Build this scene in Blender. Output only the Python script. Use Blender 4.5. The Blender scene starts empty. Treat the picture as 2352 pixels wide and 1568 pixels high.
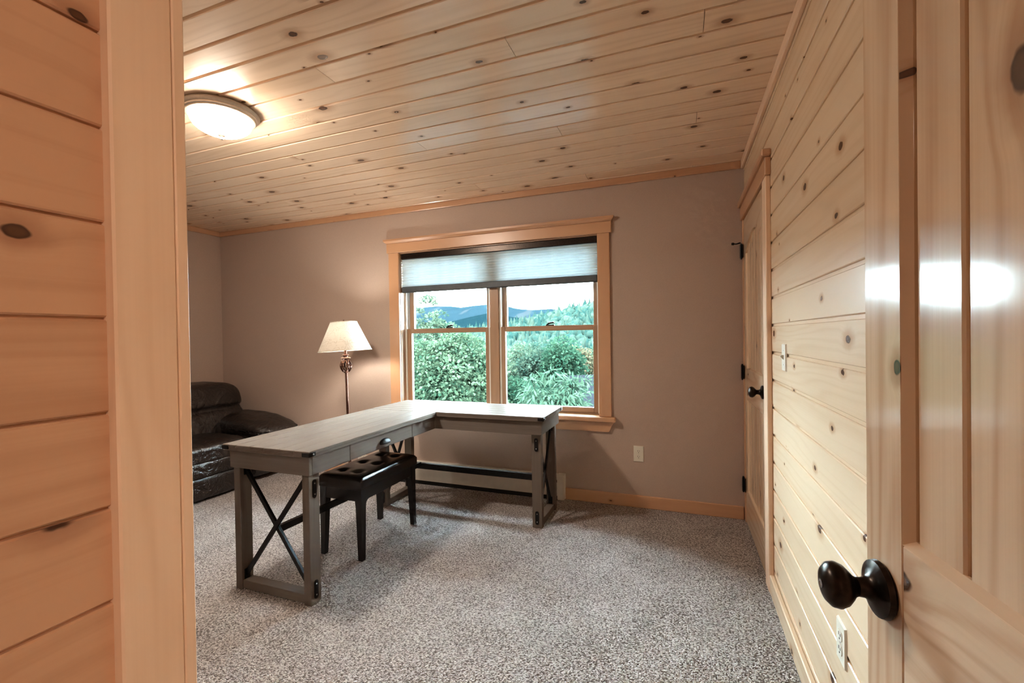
import bpy, bmesh, math, random
import numpy as np
from mathutils import Matrix, Vector

random.seed(7)
SC = bpy.context.scene
COL = SC.collection
PI = math.pi

# ------------------------------------------------------------------ camera
F_PX, YAW, PITCH, ROLL, EYE = 1023.86, .3598, .0094, -.0152, 1.2535
fw = Vector((-math.sin(YAW) * math.cos(PITCH), math.cos(YAW) * math.cos(PITCH), -math.sin(PITCH)))
rr = Vector((math.cos(YAW), math.sin(YAW), 0)); uu = rr.cross(fw)
r2 = rr * math.cos(ROLL) + uu * math.sin(ROLL); u2 = -rr * math.sin(ROLL) + uu * math.cos(ROLL)
cam = bpy.data.cameras.new('camera'); camo = bpy.data.objects.new('camera', cam); COL.objects.link(camo)
cam.sensor_fit = 'HORIZONTAL'; cam.sensor_width = 36; cam.lens = F_PX / 2352 * 36
cam.clip_start = .02; cam.clip_end = 6000
camo.matrix_world = Matrix(((r2.x, u2.x, -fw.x, 0), (r2.y, u2.y, -fw.y, 0), (r2.z, u2.z, -fw.z, EYE), (0, 0, 0, 1)))
SC.camera = camo

# ------------------------------------------------------------------ world, exposure
SKY = 20.5
w = bpy.data.worlds.new('sky'); SC.world = w; w.use_nodes = True
bg = w.node_tree.nodes['Background']
bg.inputs[0].default_value = (.74, .89, 1, 1); bg.inputs[1].default_value = SKY
SC.view_settings.view_transform = 'Standard'; SC.view_settings.look = 'None'
SC.view_settings.exposure = 1.65; SC.view_settings.gamma = 1; SC.view_settings.use_curve_mapping = False
SC.cycles.max_bounces = 8; SC.cycles.diffuse_bounces = 5; SC.cycles.glossy_bounces = 4
SC.cycles.transparent_max_bounces = 12; SC.cycles.sample_clamp_indirect = 6
SC.cycles.use_light_tree = False; SC.cycles.adaptive_threshold = .03; SC.cycles.caustics_reflective = False; SC.cycles.caustics_refractive = False; SC.cycles.adaptive_min_samples = 16
DOME_L, BULB_L = 62.0, 175.0          # the two lamps of the room
FILL_L = 50.0; WARM_FILL = (1, .80, .62)  # lamp added in the hall as fill for the passage
WARM = (1, .88, .74)

# ------------------------------------------------------------------ room numbers
XR, YB, XL, ZC = .414, 3.357, -4.555, 2.41      # right boards, back wall, left wall, ceiling boards
XP, YP = -.743, .48                             # passage wall face and its end
PITCHW = .1313

# ------------------------------------------------------------------ node helpers
class NT:
    def __init__(s, name):
        s.m = bpy.data.materials.new(name); s.m.use_nodes = True
        s.t = s.m.node_tree; s.t.nodes.clear()
        s.out = s.t.nodes.new('ShaderNodeOutputMaterial')
    def n(s, typ, ins=None, **kw):
        nd = s.t.nodes.new('ShaderNode' + typ)
        for k, v in kw.items(): setattr(nd, k, v)
        for k, v in (ins or {}).items(): s.put(nd.inputs[k], v)
        return nd
    def put(s, sock, v):
        if isinstance(v, bpy.types.NodeSocket): s.t.links.new(v, sock)
        elif isinstance(v, bpy.types.Node): s.t.links.new(v.outputs[0], sock)
        else: sock.default_value = v
    def math(s, op, a, b=0.0, c=0.0, clamp=False):
        nd = s.n('Math', operation=op, use_clamp=clamp)
        s.put(nd.inputs[0], a); s.put(nd.inputs[1], b); s.put(nd.inputs[2], c)
        return nd.outputs[0]
    def vm(s, op, a, b=(0, 0, 0)):
        nd = s.n('VectorMath', operation=op); s.put(nd.inputs[0], a); s.put(nd.inputs[1], b)
        return nd.outputs['Value'] if op == 'LENGTH' else nd.outputs['Vector']
    def mix(s, f, a, b, typ='MIX'):
        nd = s.n('Mix', data_type='RGBA', blend_type=typ)
        s.put(nd.inputs[0], f); s.put(nd.inputs[6], a); s.put(nd.inputs[7], b)
        return nd.outputs[2]
    def sstep(s, v, a, b, to0=0.0, to1=1.0):
        nd = s.n('MapRange', interpolation_type='SMOOTHSTEP')
        for i, x in enumerate((v, a, b, to0, to1)): s.put(nd.inputs[i], x)
        return nd.outputs[0]
    def noise(s, vec, scale, detail=2.0, rough=.5, dist=0.0):
        nd = s.n('TexNoise', {'Vector': vec, 'Scale': scale, 'Detail': detail, 'Roughness': rough, 'Distortion': dist})
        return nd.outputs[0]
    def xyz(s, x, y, z):
        return s.n('CombineXYZ', {0: x, 1: y, 2: z}).outputs[0]
    def surf(s, sh):
        s.t.links.new(sh.outputs[0], s.out.inputs[0]); return s.m
    def pbr(s, color, rough=.5, bump=None, bstr=.2, bdist=.01, **kw):
        p = s.n('BsdfPrincipled'); s.put(p.inputs['Base Color'], color); s.put(p.inputs['Roughness'], rough)
        for k, v in kw.items(): s.put(p.inputs[k.replace('_', ' ')], v)
        if bump is not None:
            b = s.n('Bump', {'Strength': bstr, 'Distance': bdist, 'Height': bump}); s.t.links.new(b.outputs[0], p.inputs['Normal'])
        return s.surf(p)

def c4(c): return (*c, 1)

def pine(name, light, dark, red, knots=.5, rough=.3, ring=.5, kr=.016, cells=(2.4, 7.0), fa=.34, spec=.75):
    s = NT(name)
    co = s.n('TexCoord').outputs['Object']
    rnd = s.n('ObjectInfo').outputs['Random']
    sp = s.n('SeparateXYZ', {0: co})
    x, y, z = sp.outputs
    yy = s.math('ADD', y, z)
    ox = s.math('MULTIPLY_ADD', rnd, 83.0, x)
    oy = s.math('MULTIPLY_ADD', rnd, 31.7, yy)
    # knots in metres
    kv = s.xyz(s.math('MULTIPLY', ox, cells[0]), s.math('MULTIPLY', oy, cells[1]), 0.0)
    vor = s.n('TexVoronoi', {'Vector': kv, 'Scale': 1.0, 'Randomness': .95}, voronoi_dimensions='2D')
    dl = s.vm('DIVIDE', s.vm('SUBTRACT', kv, vor.outputs['Position']), (cells[0] * 1.55, cells[1], 1))
    dn = s.vm('LENGTH', dl)
    wob = s.noise(s.xyz(ox, oy, 0.0), 55.0, 1.0)
    d = s.math('MULTIPLY_ADD', s.math('SUBTRACT', wob, .5), .008, dn)
    rgb = s.n('SeparateColor', {0: vor.outputs['Color']}).outputs
    on = s.math('LESS_THAN', rgb[0], knots)
    rad = s.math('MULTIPLY_ADD', s.math('POWER', rgb[1], 1.6), kr, .0035)
    q = s.math('DIVIDE', d, rad)
    knot = s.math('MULTIPLY', s.sstep(q, 1.0, .72), on)
    halo = s.math('MULTIPLY', s.sstep(q, 3.2, .8), on)
    # grain
    bend = s.math('MULTIPLY', s.math('MULTIPLY', s.sstep(q, 4.5, 0.0), on), .02)
    gy = s.math('ADD', oy, bend)
    low = s.noise(s.xyz(s.math('MULTIPLY', ox, .7), s.math('MULTIPLY', gy, 5.0), rnd), 1.0, 2.0)
    ringc = s.math('MULTIPLY_ADD', low, 13.0, s.math('MULTIPLY', gy, 34.0))
    rings = s.math('MULTIPLY_ADD', s.math('SINE', s.math('MULTIPLY', ringc, 3.6)), .5, .5)
    rings = s.math('POWER', rings, 2.2)
    fine = s.noise(s.xyz(s.math('MULTIPLY', ox, 1.3), s.math('MULTIPLY', gy, 150.0), 0.0), 1.0, 3.0, .6)
    broad = s.noise(s.xyz(s.math('MULTIPLY', ox, .9), s.math('MULTIPLY', gy, 9.0), 3.0), 1.0, 2.0)
    t = s.math('MULTIPLY', rings, ring * .55)
    t = s.math('MULTIPLY_ADD', s.math('SUBTRACT', fine, .45), fa, t)
    t = s.math('MULTIPLY_ADD', s.math('SUBTRACT', broad, .5), .9, t)
    t = s.math('MULTIPLY_ADD', s.math('SUBTRACT', rnd, .5), .42, t, clamp=True)
    col = s.mix(t, c4(light), c4(dark))
    col = s.mix(s.math('MULTIPLY', halo, .5), col, c4(red))
    kc = s.mix(s.sstep(q, .25, 1.0), (.085, .034, .016, 1), (.028, .010, .006, 1))
    col = s.mix(s.math('MULTIPLY', knot, .93), col, kc)
    return s.pbr(col, rough, Specular_IOR_Level=spec)

def plain(name, col, rough=.5, metal=0.0, nscale=0, namp=0.0, bump=0.0, **kw):
    s = NT(name); c = c4(col); h = None
    if nscale:
        co = s.n('TexCoord').outputs['Object']
        h = s.noise(co, nscale, 3.0)
        c = s.mix(s.math('MULTIPLY_ADD', s.math('SUBTRACT', h, .5), 2.0, .5, clamp=True),
                  c4([v * (1 - namp) for v in col]), c4([v * (1 + namp) for v in col]))
    return s.pbr(c, rough, h if bump else None, bump, .004, Metallic=metal, **kw)

M = {}
M['pine_wall'] = pine('pine_wall', (.77, .60, .425), (.60, .41, .25), (.42, .21, .09), .62, .27, .34, .013, fa=.3, spec=.5)
M['pine_aged_bounce'] = pine('pine_aged_bounce', (.60, .35, .215), (.45, .235, .13), (.26, .10, .05), .8, .45, .55, .017, (3.0, 8.0), fa=.5, spec=.3)  # older pine, with the passage's orange bounce light also put into the colour
M['pine_post'] = pine('pine_post', (.84, .61, .44), (.70, .46, .30), (.45, .2, .1), .03, .4, .6, fa=.4, spec=.4)  # paler pine copy; the daylight grazing the post is put into its colour
M['pine_ceil'] = pine('pine_ceiling', (.85, .66, .49), (.64, .445, .295), (.34, .145, .055), .6, .2, .55, spec=1.0)
M['pine_trim'] = pine('pine_trim', (.54, .30, .165), (.40, .20, .10), (.36, .14, .05), .22, .33, .3, .010)
M['pine_door'] = pine('pine_door', (.72, .54, .37), (.52, .325, .195), (.30, .12, .045), .5, .12, .95, .012, (2.2, 7.0), fa=.7)
M['fir'] = pine('window_fir', (.36, .215, .125), (.25, .145, .08), (.3, .13, .06), .05, .35, .7)

def desk_wood():
    s = NT('grey_washed_wood')
    co = s.n('TexCoord').outputs['Object']; rnd = s.n('ObjectInfo').outputs['Random']
    x, y, z = s.n('SeparateXYZ', {0: co}).outputs
    yy = s.math('ADD', y, z)
    v = s.xyz(s.math('MULTIPLY_ADD', rnd, 40.0, s.math('MULTIPLY', x, 2.2)), s.math('MULTIPLY', yy, 70.0), rnd)
    f = s.noise(v, 1.0, 4.0, .62)
    g = s.noise(s.xyz(s.math('MULTIPLY', x, 2.0), s.math('MULTIPLY', yy, 9.0), rnd), 1.0, 2.0)
    t = s.math('MULTIPLY_ADD', s.math('SUBTRACT', g, .5), .6, s.math('MULTIPLY_ADD', s.math('SUBTRACT', f, .5), .8, .5), clamp=True)
    col = s.mix(t, (.11, .09, .077, 1), (.185, .156, .133, 1))
    return s.pbr(col, s.math('MULTIPLY_ADD', f, .12, .30), f, .06, .003, Specular_IOR_Level=.006)
M['desk'] = desk_wood()
M['black_metal'] = plain('black_metal', (.012, .012, .013), .35, .6, 60, .3)
M['bronze'] = plain('oil_rubbed_bronze', (.03, .022, .018), .28, .85, 90, .35)
M['copper'] = plain('antique_copper', (.11, .046, .03), .3, .7, 60, .35)
M['shade_rail'] = plain('blue_grey_shade_rail', (.07, .085, .10), .5, 0, 30, .1)
M['black_wood'] = plain('black_lacquer', (.010, .010, .012), .38, 0, 40, .3)
M['paint'] = plain('taupe_wall_paint', (.44, .335, .275), .72, 0, 260, .10, .12)
M['white_plastic'] = plain('white_plastic', (.72, .68, .58), .35, 0, 30, .03)
M['heater'] = plain('heater_enamel', (.66, .61, .53), .4, 0, 20, .04)
M['dark'] = plain('dark_void', (.01, .01, .01), .8, 0, 20, .2)
M['liner'] = plain('white_vinyl_liner', (.75, .74, .70), .4, 0, 20, .03)
M['pan'] = plain('brushed_fixture_metal', (.52, .43, .34), .38, .55, 80, .08)
M['steel'] = plain('steel_pin', (.5, .5, .5), .3, 1, 50, .1)

def carpet():
    s = NT('berber_carpet')
    co = s.n('TexCoord').outputs['Object']
    vo = s.n('TexVoronoi', {'Vector': co, 'Scale': 190.0, 'Randomness': .8}, voronoi_dimensions='2D')
    cr = s.n('SeparateColor', {0: vo.outputs['Color']}).outputs[0]
    n1 = s.noise(co, 95.0, 3.0, .7); n2 = s.noise(co, 4.0, 2.0)
    streak = s.noise(s.vm('MULTIPLY', co, (110, 260, 1)), 1.0, 2.0, .6)
    t = s.math('MULTIPLY_ADD', s.math('SUBTRACT', n1, .5), 1.7, s.math('MULTIPLY', cr, .65))
    t = s.math('MULTIPLY_ADD', s.math('SUBTRACT', n2, .5), .35, t)
    t = s.math('MULTIPLY_ADD', s.math('SUBTRACT', streak, .5), 1.5, t)
    r = s.n('ValToRGB', {0: t}); e = r.color_ramp.elements
    e[0].position = 0; e[0].color = (.19, .158, .145, 1); e[1].position = .85; e[1].color = (.86, .80, .77, 1)
    m = e.new(.36); m.color = (.56, .50, .475, 1)
    h = s.math('SUBTRACT', s.math('MULTIPLY', n1, .6), s.math('MULTIPLY', vo.outputs['Distance'], 1.0))
    return s.pbr(r.outputs[0], .95, h, .9, .012, Specular_IOR_Level=.1)
M['carpet'] = carpet()

def leather(name, col, rough):
    s = NT(name)
    co = s.n('TexCoord').outputs['Object']
    a = s.noise(co, 160.0, 2.0); b = s.noise(co, 7.0, 3.0, .6, 1.2); c = s.noise(co, 2.5, 2.0)
    colr = s.mix(c, c4(col), c4([v * 1.7 for v in col]))
    h = s.math('MULTIPLY_ADD', b, 1.0, s.math('MULTIPLY', a, .06))
    return s.pbr(colr, s.math('MULTIPLY_ADD', c, .18, rough), h, .6, .035, Specular_IOR_Level=.7)
M['leather'] = leather('dark_brown_leather', (.0075, .0046, .0036), .25)
M['vinyl'] = plain('black_vinyl', (.012, .010, .009), .27, 0, 140, .2, .08)

def emis(name, col, L):
    s = NT(name)
    co = s.n('TexCoord').outputs['Object']
    n = s.noise(co, 9.0, 2.0)
    e = s.n('Emission'); e.inputs[0].default_value = c4(col); s.put(e.inputs[1], s.math('MULTIPLY_ADD', n, L * .1, L * .95))
    return s.surf(e)
def bowl_glass(name, col, L):
    s = NT(name)
    z = s.n('SeparateXYZ', {0: s.n('TexCoord').outputs['Object']}).outputs[2]
    e = s.n('Emission'); e.inputs[0].default_value = c4(col); s.put(e.inputs[1], s.sstep(z, -.042, -.098, L * .18, L * 1.35))
    return s.surf(e)
M['dome'] = bowl_glass('lit_frosted_glass', WARM, DOME_L)
M['dome_fill'] = bowl_glass('hall_fill_glass', WARM_FILL, FILL_L)
M['bulb'] = emis('lit_bulb', (1, .94, .84), BULB_L)

def shade_mat():
    s = NT('parchment_lampshade')
    co = s.n('TexCoord').outputs['Object']
    n = s.noise(co, 13.0, 4.0, .65, 1.5)
    vein = s.sstep(s.math('ABSOLUTE', s.math('SUBTRACT', n, .5)), .0, .03)
    col = s.mix(vein, (.56, .49, .40, 1), (.78, .72, .62, 1))
    d = s.n('BsdfDiffuse', {0: s.mix(.5, col, (.25, .2, .15, 1))}); t = s.n('BsdfTranslucent', {0: col})
    mx = s.n('MixShader', {0: .02}); s.t.links.new(d.outputs[0], mx.inputs[1]); s.t.links.new(t.outputs[0], mx.inputs[2])
    return s.surf(mx)
M['shade'] = shade_mat()

def cell_fabric():
    s = NT('cellular_shade_fabric')
    co = s.n('TexCoord').outputs['Object']
    n = s.noise(s.vm('MULTIPLY', co, (11, 1, 7)), 1.0, 3.0)
    col = s.mix(n, (.66, .72, .74, 1), (.85, .89, .90, 1))
    d = s.n('BsdfDiffuse', {0: col}); t = s.n('BsdfTranslucent', {0: col})
    mx = s.n('MixShader', {0: .45}); s.t.links.new(d.outputs[0], mx.inputs[1]); s.t.links.new(t.outputs[0], mx.inputs[2])
    return s.surf(mx)
M['cell'] = cell_fabric()

def glass():
    s = NT('window_glass')
    tr = s.n('BsdfTransparent', {0: (.93, .98, .97, 1)}); gl = s.n('BsdfGlossy', {'Roughness': .02})
    fr = s.n('LayerWeight', {0: .12})
    mx = s.n('MixShader', {0: fr.outputs['Fresnel']}); s.t.links.new(tr.outputs[0], mx.inputs[1]); s.t.links.new(gl.outputs[0], mx.inputs[2])
    return s.surf(mx)
M['glass'] = glass()

def leafmat(name, a, b, tr=.35):
    s = NT(name)
    ge = s.n('NewGeometry'); co = s.n('TexCoord').outputs['Object']
    n = s.noise(co, .55, 3.0)
    t = s.math('MULTIPLY_ADD', s.math('SUBTRACT', n, .5), 1.4, s.math('MULTIPLY', ge.outputs['Random Per Island'], .9), clamp=True)
    col = s.mix(t, c4(a), c4(b))
    d = s.n('BsdfDiffuse', {0: col}); tl = s.n('BsdfTranslucent', {0: col})
    mx = s.n('MixShader', {0: tr}); s.t.links.new(d.outputs[0], mx.inputs[1]); s.t.links.new(tl.outputs[0], mx.inputs[2])
    return s.surf(mx)
M['leaf_maple'] = leafmat('maple_leaves', (.012, .028, .017), (.050, .068, .040))
M['leaf_birch'] = leafmat('birch_leaves', (.018, .034, .023), (.060, .073, .046))
M['leaf_mid'] = leafmat('mid_green_leaves', (.010, .024, .018), (.036, .051, .035))
M['leaf_dark'] = leafmat('dark_green_leaves', (.007, .022, .014), (.024, .044, .026))
M['leaf_gold'] = leafmat('early_autumn_leaves', (.025, .030, .017), (.072, .052, .033))
M['leaf_long'] = leafmat('long_green_leaves', (.012, .027, .018), (.038, .058, .037), .3)
M['bark'] = plain('grey_bark', (.016, .014, .011), .9, 0, 14, .4, .3, Specular_IOR_Level=0.0)
M['birch'] = plain('birch_bark', (.032, .031, .029), .8, 0, 9, .3, .2, Specular_IOR_Level=0.0)

def hill(name, a, b, scale, patch=None):
    s = NT(name)
    co = s.n('TexCoord').outputs['Object']
    n = s.noise(co, scale, 5.0, .65); col = s.mix(n, c4(a), c4(b))
    if patch:
        p = s.noise(s.vm('MULTIPLY', co, (.016, .004, .005)), 1.0, 3.0, .6)
        col = s.mix(s.math('MULTIPLY', s.sstep(p, .56, .62), .75), col, c4(patch))
    return s.surf(s.n('BsdfDiffuse', {0: col}))
M['ground'] = hill('meadow_ground', (.005, .0075, .005), (.011, .011, .009), .3)
M['hill_near'] = hill('forest_floor', (.003, .008, .006), (.007, .013, .009), .08)
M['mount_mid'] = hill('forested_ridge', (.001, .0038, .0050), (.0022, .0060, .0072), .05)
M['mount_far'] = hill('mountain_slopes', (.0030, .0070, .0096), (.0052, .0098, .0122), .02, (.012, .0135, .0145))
M['crown_hill'] = leafmat('hill_tree_crowns', (.006, .016, .014), (.022, .030, .022), .0)
M['shingle'] = plain('grey_roof_shingles', (.0075, .0082, .0095), .85, 0, 18, .3, .4, Specular_IOR_Level=0.0)
M['siding'] = plain('brown_siding', (.009, .006, .005), .85, 0, 10, .3, .2, Specular_IOR_Level=0.0)
M['white_trim'] = plain('white_house_trim', (.018, .019, .02), .6, 0, 10, .05, Specular_IOR_Level=0.0)

# ------------------------------------------------------------------ object helpers
WM = {}
def reg(o, Mw, parent):
    if parent is not None:
        o.parent = parent; o.matrix_basis = WM[parent.name].inverted() @ Mw
    else:
        o.matrix_basis = Mw
    WM[o.name] = Mw
    return o
def obj(name, me, mat, parent=None, Mw=None):
    o = bpy.data.objects.new(name, me); COL.objects.link(o)
    if mat is not None and not me.materials: me.materials.append(M[mat])
    return reg(o, Mw or Matrix(), parent)
def empty(name, loc=(0, 0, 0), rot=None, parent=None):
    o = bpy.data.objects.new(name, None); COL.objects.link(o); o.empty_display_size = .1
    return reg(o, Matrix.Translation(loc) @ (rot or Matrix()), parent)
def tag(o, label, cat=None, group=None, kind=None):
    o['label'] = label
    if cat: o['category'] = cat
    if group: o['group'] = group
    if kind: o['kind'] = kind
    return o
def struct(o, label, cat): return tag(o, label, cat, kind='structure')

ROT = {'x': Matrix(), 'y': Matrix(((0, -1, 0, 0), (1, 0, 0, 0), (0, 0, 1, 0), (0, 0, 0, 1))),
       'z': Matrix(((0, 0, -1, 0), (0, 1, 0, 0), (1, 0, 0, 0), (0, 0, 0, 1)))}
CACHE = {}
def boxmesh(dx, dy, dz, b, mat):
    key = (round(dx, 4), round(dy, 4), round(dz, 4), b, mat)
    if key in CACHE: return CACHE[key]
    bm = bmesh.new(); bmesh.ops.create_cube(bm, size=1)
    bmesh.ops.scale(bm, vec=(dx, dy, dz), verts=bm.verts)
    if b: bmesh.ops.bevel(bm, geom=bm.edges[:], offset=min(b, .45 * min(dx, dy, dz)), segments=1, affect='EDGES')
    me = bpy.data.meshes.new('box'); bm.to_mesh(me); bm.free()
    me.materials.append(M[mat]); CACHE[key] = me
    return me
def box(name, mat, parent, lo, hi, b=.002, axis='x', base=None):
    """bevelled box between two corners; its local x (grain) runs along the axis"""
    lo, hi = [min(p, q) for p, q in zip(lo, hi)], [max(p, q) for p, q in zip(lo, hi)]
    c = [(p + q) / 2 for p, q in zip(lo, hi)]; d = [q - p for p, q in zip(lo, hi)]
    if axis == 'y': d = [d[1], d[0], d[2]]
    if axis == 'z': d = [d[2], d[1], d[0]]
    Mw = Matrix.Translation(c) @ ROT[axis]
    return obj(name, boxmesh(*d, b, mat), None, parent, (base or Matrix()) @ Mw)

def boardmesh(L, W, T, lip, mat):
    key = ('b', round(L, 3), round(W, 4), T, lip, mat)
    if key in CACHE: return CACHE[key]
    dep, c = (.0165 if mat == 'pine_ceil' else .007), .0025
    pr = [(0, -T), (0, -dep), (lip, -dep), (lip, -c), (lip + c, 0), (W - c, 0), (W, -c), (W, -T)] if lip else \
         [(0, -T), (0, -c), (c, 0), (W - c, 0), (W, -c), (W, -T)]
    n = len(pr); h = L / 2 - .0011
    vs = [(-h, y - W / 2, z) for y, z in pr] + [(h, y - W / 2, z) for y, z in pr]
    fs = [(i, (i + 1) % n, n + (i + 1) % n, n + i) for i in range(n)] + [tuple(range(n))[::-1], tuple(range(n, 2 * n))]
    me = bpy.data.meshes.new('board'); me.from_pydata(vs, [], [f[::-1] for f in fs]); me.materials.append(M[mat]); CACHE[key] = me
    return me
def board(name, mat, parent, cen, xd, yd, L, W, T=.02, lip=.0125):
    """board whose face centre is cen, grain along xd, width along yd, face normal xd x yd"""
    xd, yd = Vector(xd), Vector(yd); zd = xd.cross(yd)
    Mw = Matrix(((xd.x, yd.x, zd.x, cen[0]), (xd.y, yd.y, zd.y, cen[1]), (xd.z, yd.z, zd.z, cen[2]), (0, 0, 0, 1)))
    return obj(name, boardmesh(L, W, T, lip, mat), None, parent, Mw)

class MB:
    def __init__(s): s.v = []; s.f = []
    def add(s, vs, fs):
        k = len(s.v); s.v += [tuple(v) for v in vs]; s.f += [tuple(i + k for i in f) for f in fs]; return s
    def box(s, lo, hi):
        x0, y0, z0 = lo; x1, y1, z1 = hi
        return s.add([(x0, y0, z0), (x1, y0, z0), (x1, y1, z0), (x0, y1, z0), (x0, y0, z1), (x1, y0, z1), (x1, y1, z1), (x0, y1, z1)],
                     [(3, 2, 1, 0), (4, 5, 6, 7), (0, 1, 5, 4), (1, 2, 6, 5), (2, 3, 7, 6), (3, 0, 4, 7)])
    def lathe(s, prof, seg=32, cap=True):
        n = len(prof); vs = []
        for i in range(seg):
            a = 2 * PI * i / seg
            vs += [(r * math.cos(a), r * math.sin(a), z) for r, z in prof]
        fs = [(i * n + j, ((i + 1) % seg) * n + j, ((i + 1) % seg) * n + j + 1, i * n + j + 1) for i in range(seg) for j in range(n - 1)]
        if cap:
            fs += [tuple(i * n for i in range(seg))[::-1], tuple(i * n + n - 1 for i in range(seg))]
        return s.add(vs, fs)
    def tube(s, pts, rad, seg=8):
        pts = [Vector(p) for p in pts]; n = len(pts)
        rad = rad if isinstance(rad, (list, tuple)) else [rad] * n
        ref = Vector((.3, .2, 1)).normalized(); vs = []
        for i, p in enumerate(pts):
            t = (pts[min(i + 1, n - 1)] - pts[max(i - 1, 0)]).normalized()
            a = t.cross(ref)
            a = (a if a.length > .05 else t.cross(Vector((1, 0, 0)))).normalized(); b = t.cross(a)
            vs += [p + (a * math.cos(2 * PI * k / seg) + b * math.sin(2 * PI * k / seg)) * rad[i] for k in range(seg)]
        fs = [(i * seg + k, i * seg + (k + 1) % seg, (i + 1) * seg + (k + 1) % seg, (i + 1) * seg + k) for i in range(n - 1) for k in range(seg)]
        fs += [tuple(range(seg))[::-1], tuple((n - 1) * seg + k for k in range(seg))]
        return s.add(vs, fs)
    def bar(s, p, q, w, t, up):
        p, q = Vector(p), Vector(q); d = (q - p).normalized(); u = Vector(up); a = d.cross(u).normalized(); u = a.cross(d)
        vs = [c + a * (i * w / 2) + u * (j * t / 2) for c in (p, q) for i, j in ((-1, -1), (1, -1), (1, 1), (-1, 1))]
        return s.add(vs, [(3, 2, 1, 0), (4, 5, 6, 7), (0, 1, 5, 4), (1, 2, 6, 5), (2, 3, 7, 6), (3, 0, 4, 7)])
    def prism(s, poly, z0, z1):
        n = len(poly)
        return s.add([(x, y, z0) for x, y in poly] + [(x, y, z1) for x, y in poly],
                     [tuple(range(n))[::-1], tuple(range(n, 2 * n))] + [(i, (i + 1) % n, n + (i + 1) % n, n + i) for i in range(n)])
    def build(s, name, mat, parent=None, Mw=None, smooth=False, center=False, fix=True, axis=None):
        vs = s.v; Mw = Mw or Matrix()
        if center:
            a = np.array(vs); c = (a.min(0) + a.max(0)) / 2
            vs = [tuple(v) for v in a - c]; Mw = Mw @ Matrix.Translation(c)
            if axis:
                q = ROT[axis].inverted(); vs = [tuple(q @ Vector(v)) for v in vs]; Mw = Mw @ ROT[axis]
        me = bpy.data.meshes.new(name); me.from_pydata(vs, [], s.f)
        if fix:
            bm = bmesh.new(); bm.from_mesh(me); bmesh.ops.recalc_face_normals(bm, faces=bm.faces); bm.to_mesh(me); bm.free()
        if smooth:
            me.shade_smooth()
            if smooth != 'all': me.set_sharp_from_angle(angle=math.radians(40))
        return obj(name, me, mat, parent, Mw)

def T(x, y, z): return Matrix.Translation((x, y, z))

# ================================================================== THE ROOM
# floor and slabs
fl = MB().box((-4.7, -1.9, -.12), (1.3, 3.5, 0)).build('floor', 'carpet')
struct(fl, 'mottled grey beige berber carpet covering the whole floor', 'carpet')
ce = MB().box((-4.7, -1.9, ZC + .02), (1.3, 3.5, ZC + .12)).build('ceiling', 'pine_ceil')
struct(ce, 'knotty pine tongue and groove board ceiling with varnished sheen', 'ceiling')
# ceiling boards: rows along x with staggered butt joints
PY = .1306; JOINT = [-1.436, -.62, .097, -3.884, -3.07, -2.258]
for k in range(-12, 15):
    y0 = 1.483 + PY * k; y1 = min(y0 + PY, YB)
    xa = XL if y0 > YP - .06 else XP
    j = JOINT[k % 6]; cuts = [xa] + [c for c in sorted((j - 4.88, j, j + 4.88)) if xa + .05 < c < XR - .05] + [XR]
    for a, b in zip(cuts, cuts[1:]):
        board('board', 'pine_ceil', ce, ((a + b) / 2, (y0 + y1) / 2, ZC), (-1, 0, 0), (0, 1, 0), b - a, y1 - y0)
# back wall with the window opening
WX0, WX1, WZ0, WZ1 = -2.325, -.560, .645, 2.018
wb = MB()
wb.box((-4.7, YB, 0), (WX0, YB + .17, 2.43)).box((WX1, YB, 0), (.6, YB + .17, 2.43))
wb.box((WX0, YB, 0), (WX1, YB + .17, WZ0)).box((WX0, YB, WZ1), (WX1, YB + .17, 2.43))
struct(wb.build('wall_back', 'paint'), 'taupe painted wall with the double window', 'wall')
struct(MB().box((-4.7, YP - .12, 0), (XL, YB, 2.43)).build('wall_left', 'paint'), 'taupe painted wall behind the leather sofa', 'wall')
struct(MB().box((XL, YP - .12, 0), (XP - .02, YP, 2.43)).build('wall_front', 'paint'), 'taupe wall beside the passage facing the window', 'wall')
# right wall, boarded
wr = struct(MB().box((XR + .02, -.16, 0), (XR + .14, YB, 2.43)).build('wall_right', 'pine_wall'), 'pale knotty pine shiplap wall with closet door and switch', 'wall')
wp = struct(MB().box((XP - .12, -.16, 0), (XP - .02, YP, 2.43)).build('wall_passage', 'pine_wall'), 'knotty pine shiplap wall at the left edge of the picture', 'wall')
zs = [0] + [1.811 + PITCHW * k for k in range(-13, 5)] + [ZC]
for z0, z1 in zip(zs, zs[1:]):
    ye = 2.50 if z1 < 2.2 else YB
    board('board', 'pine_wall', wr, (XR, (-.03 + ye) / 2, (z0 + z1) / 2), (0, -1, 0), (0, 0, 1), ye + .03, z1 - z0)
    board('board', 'pine_aged_bounce', wp, (XP, (-.03 + .44) / 2, (z0 + z1) / 2), (0, 1, 0), (0, 0, 1), .47, z1 - z0, lip=.004)
# entry wall behind the camera with the doorway, small hall beyond
we = MB().box((XP - .12, -.16, 0), (-.47, -.03, 2.43)).box((.365, -.16, 0), (XR + .02, -.03, 2.43)).box((-.47, -.16, 2.06), (.365, -.03, 2.43))
struct(we.build('wall_entry', 'paint'), 'wall around the entry doorway behind the viewer', 'wall')
wh = MB().box((-1.6, -1.75, 0), (1.2, -1.65, 2.43)).box((-1.7, -1.75, 0), (-1.6, -.16, 2.43)).box((1.2, -1.75, 0), (1.3, -.16, 2.43))
wh.box((-1.7, -.16, 0), (XP - .12, -.06, 2.43)).box((XR + .14, -.16, 0), (1.3, -.06, 2.43))
struct(wh.build('wall_hall', 'paint'), 'hallway walls behind the entry doorway', 'wall')

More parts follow.
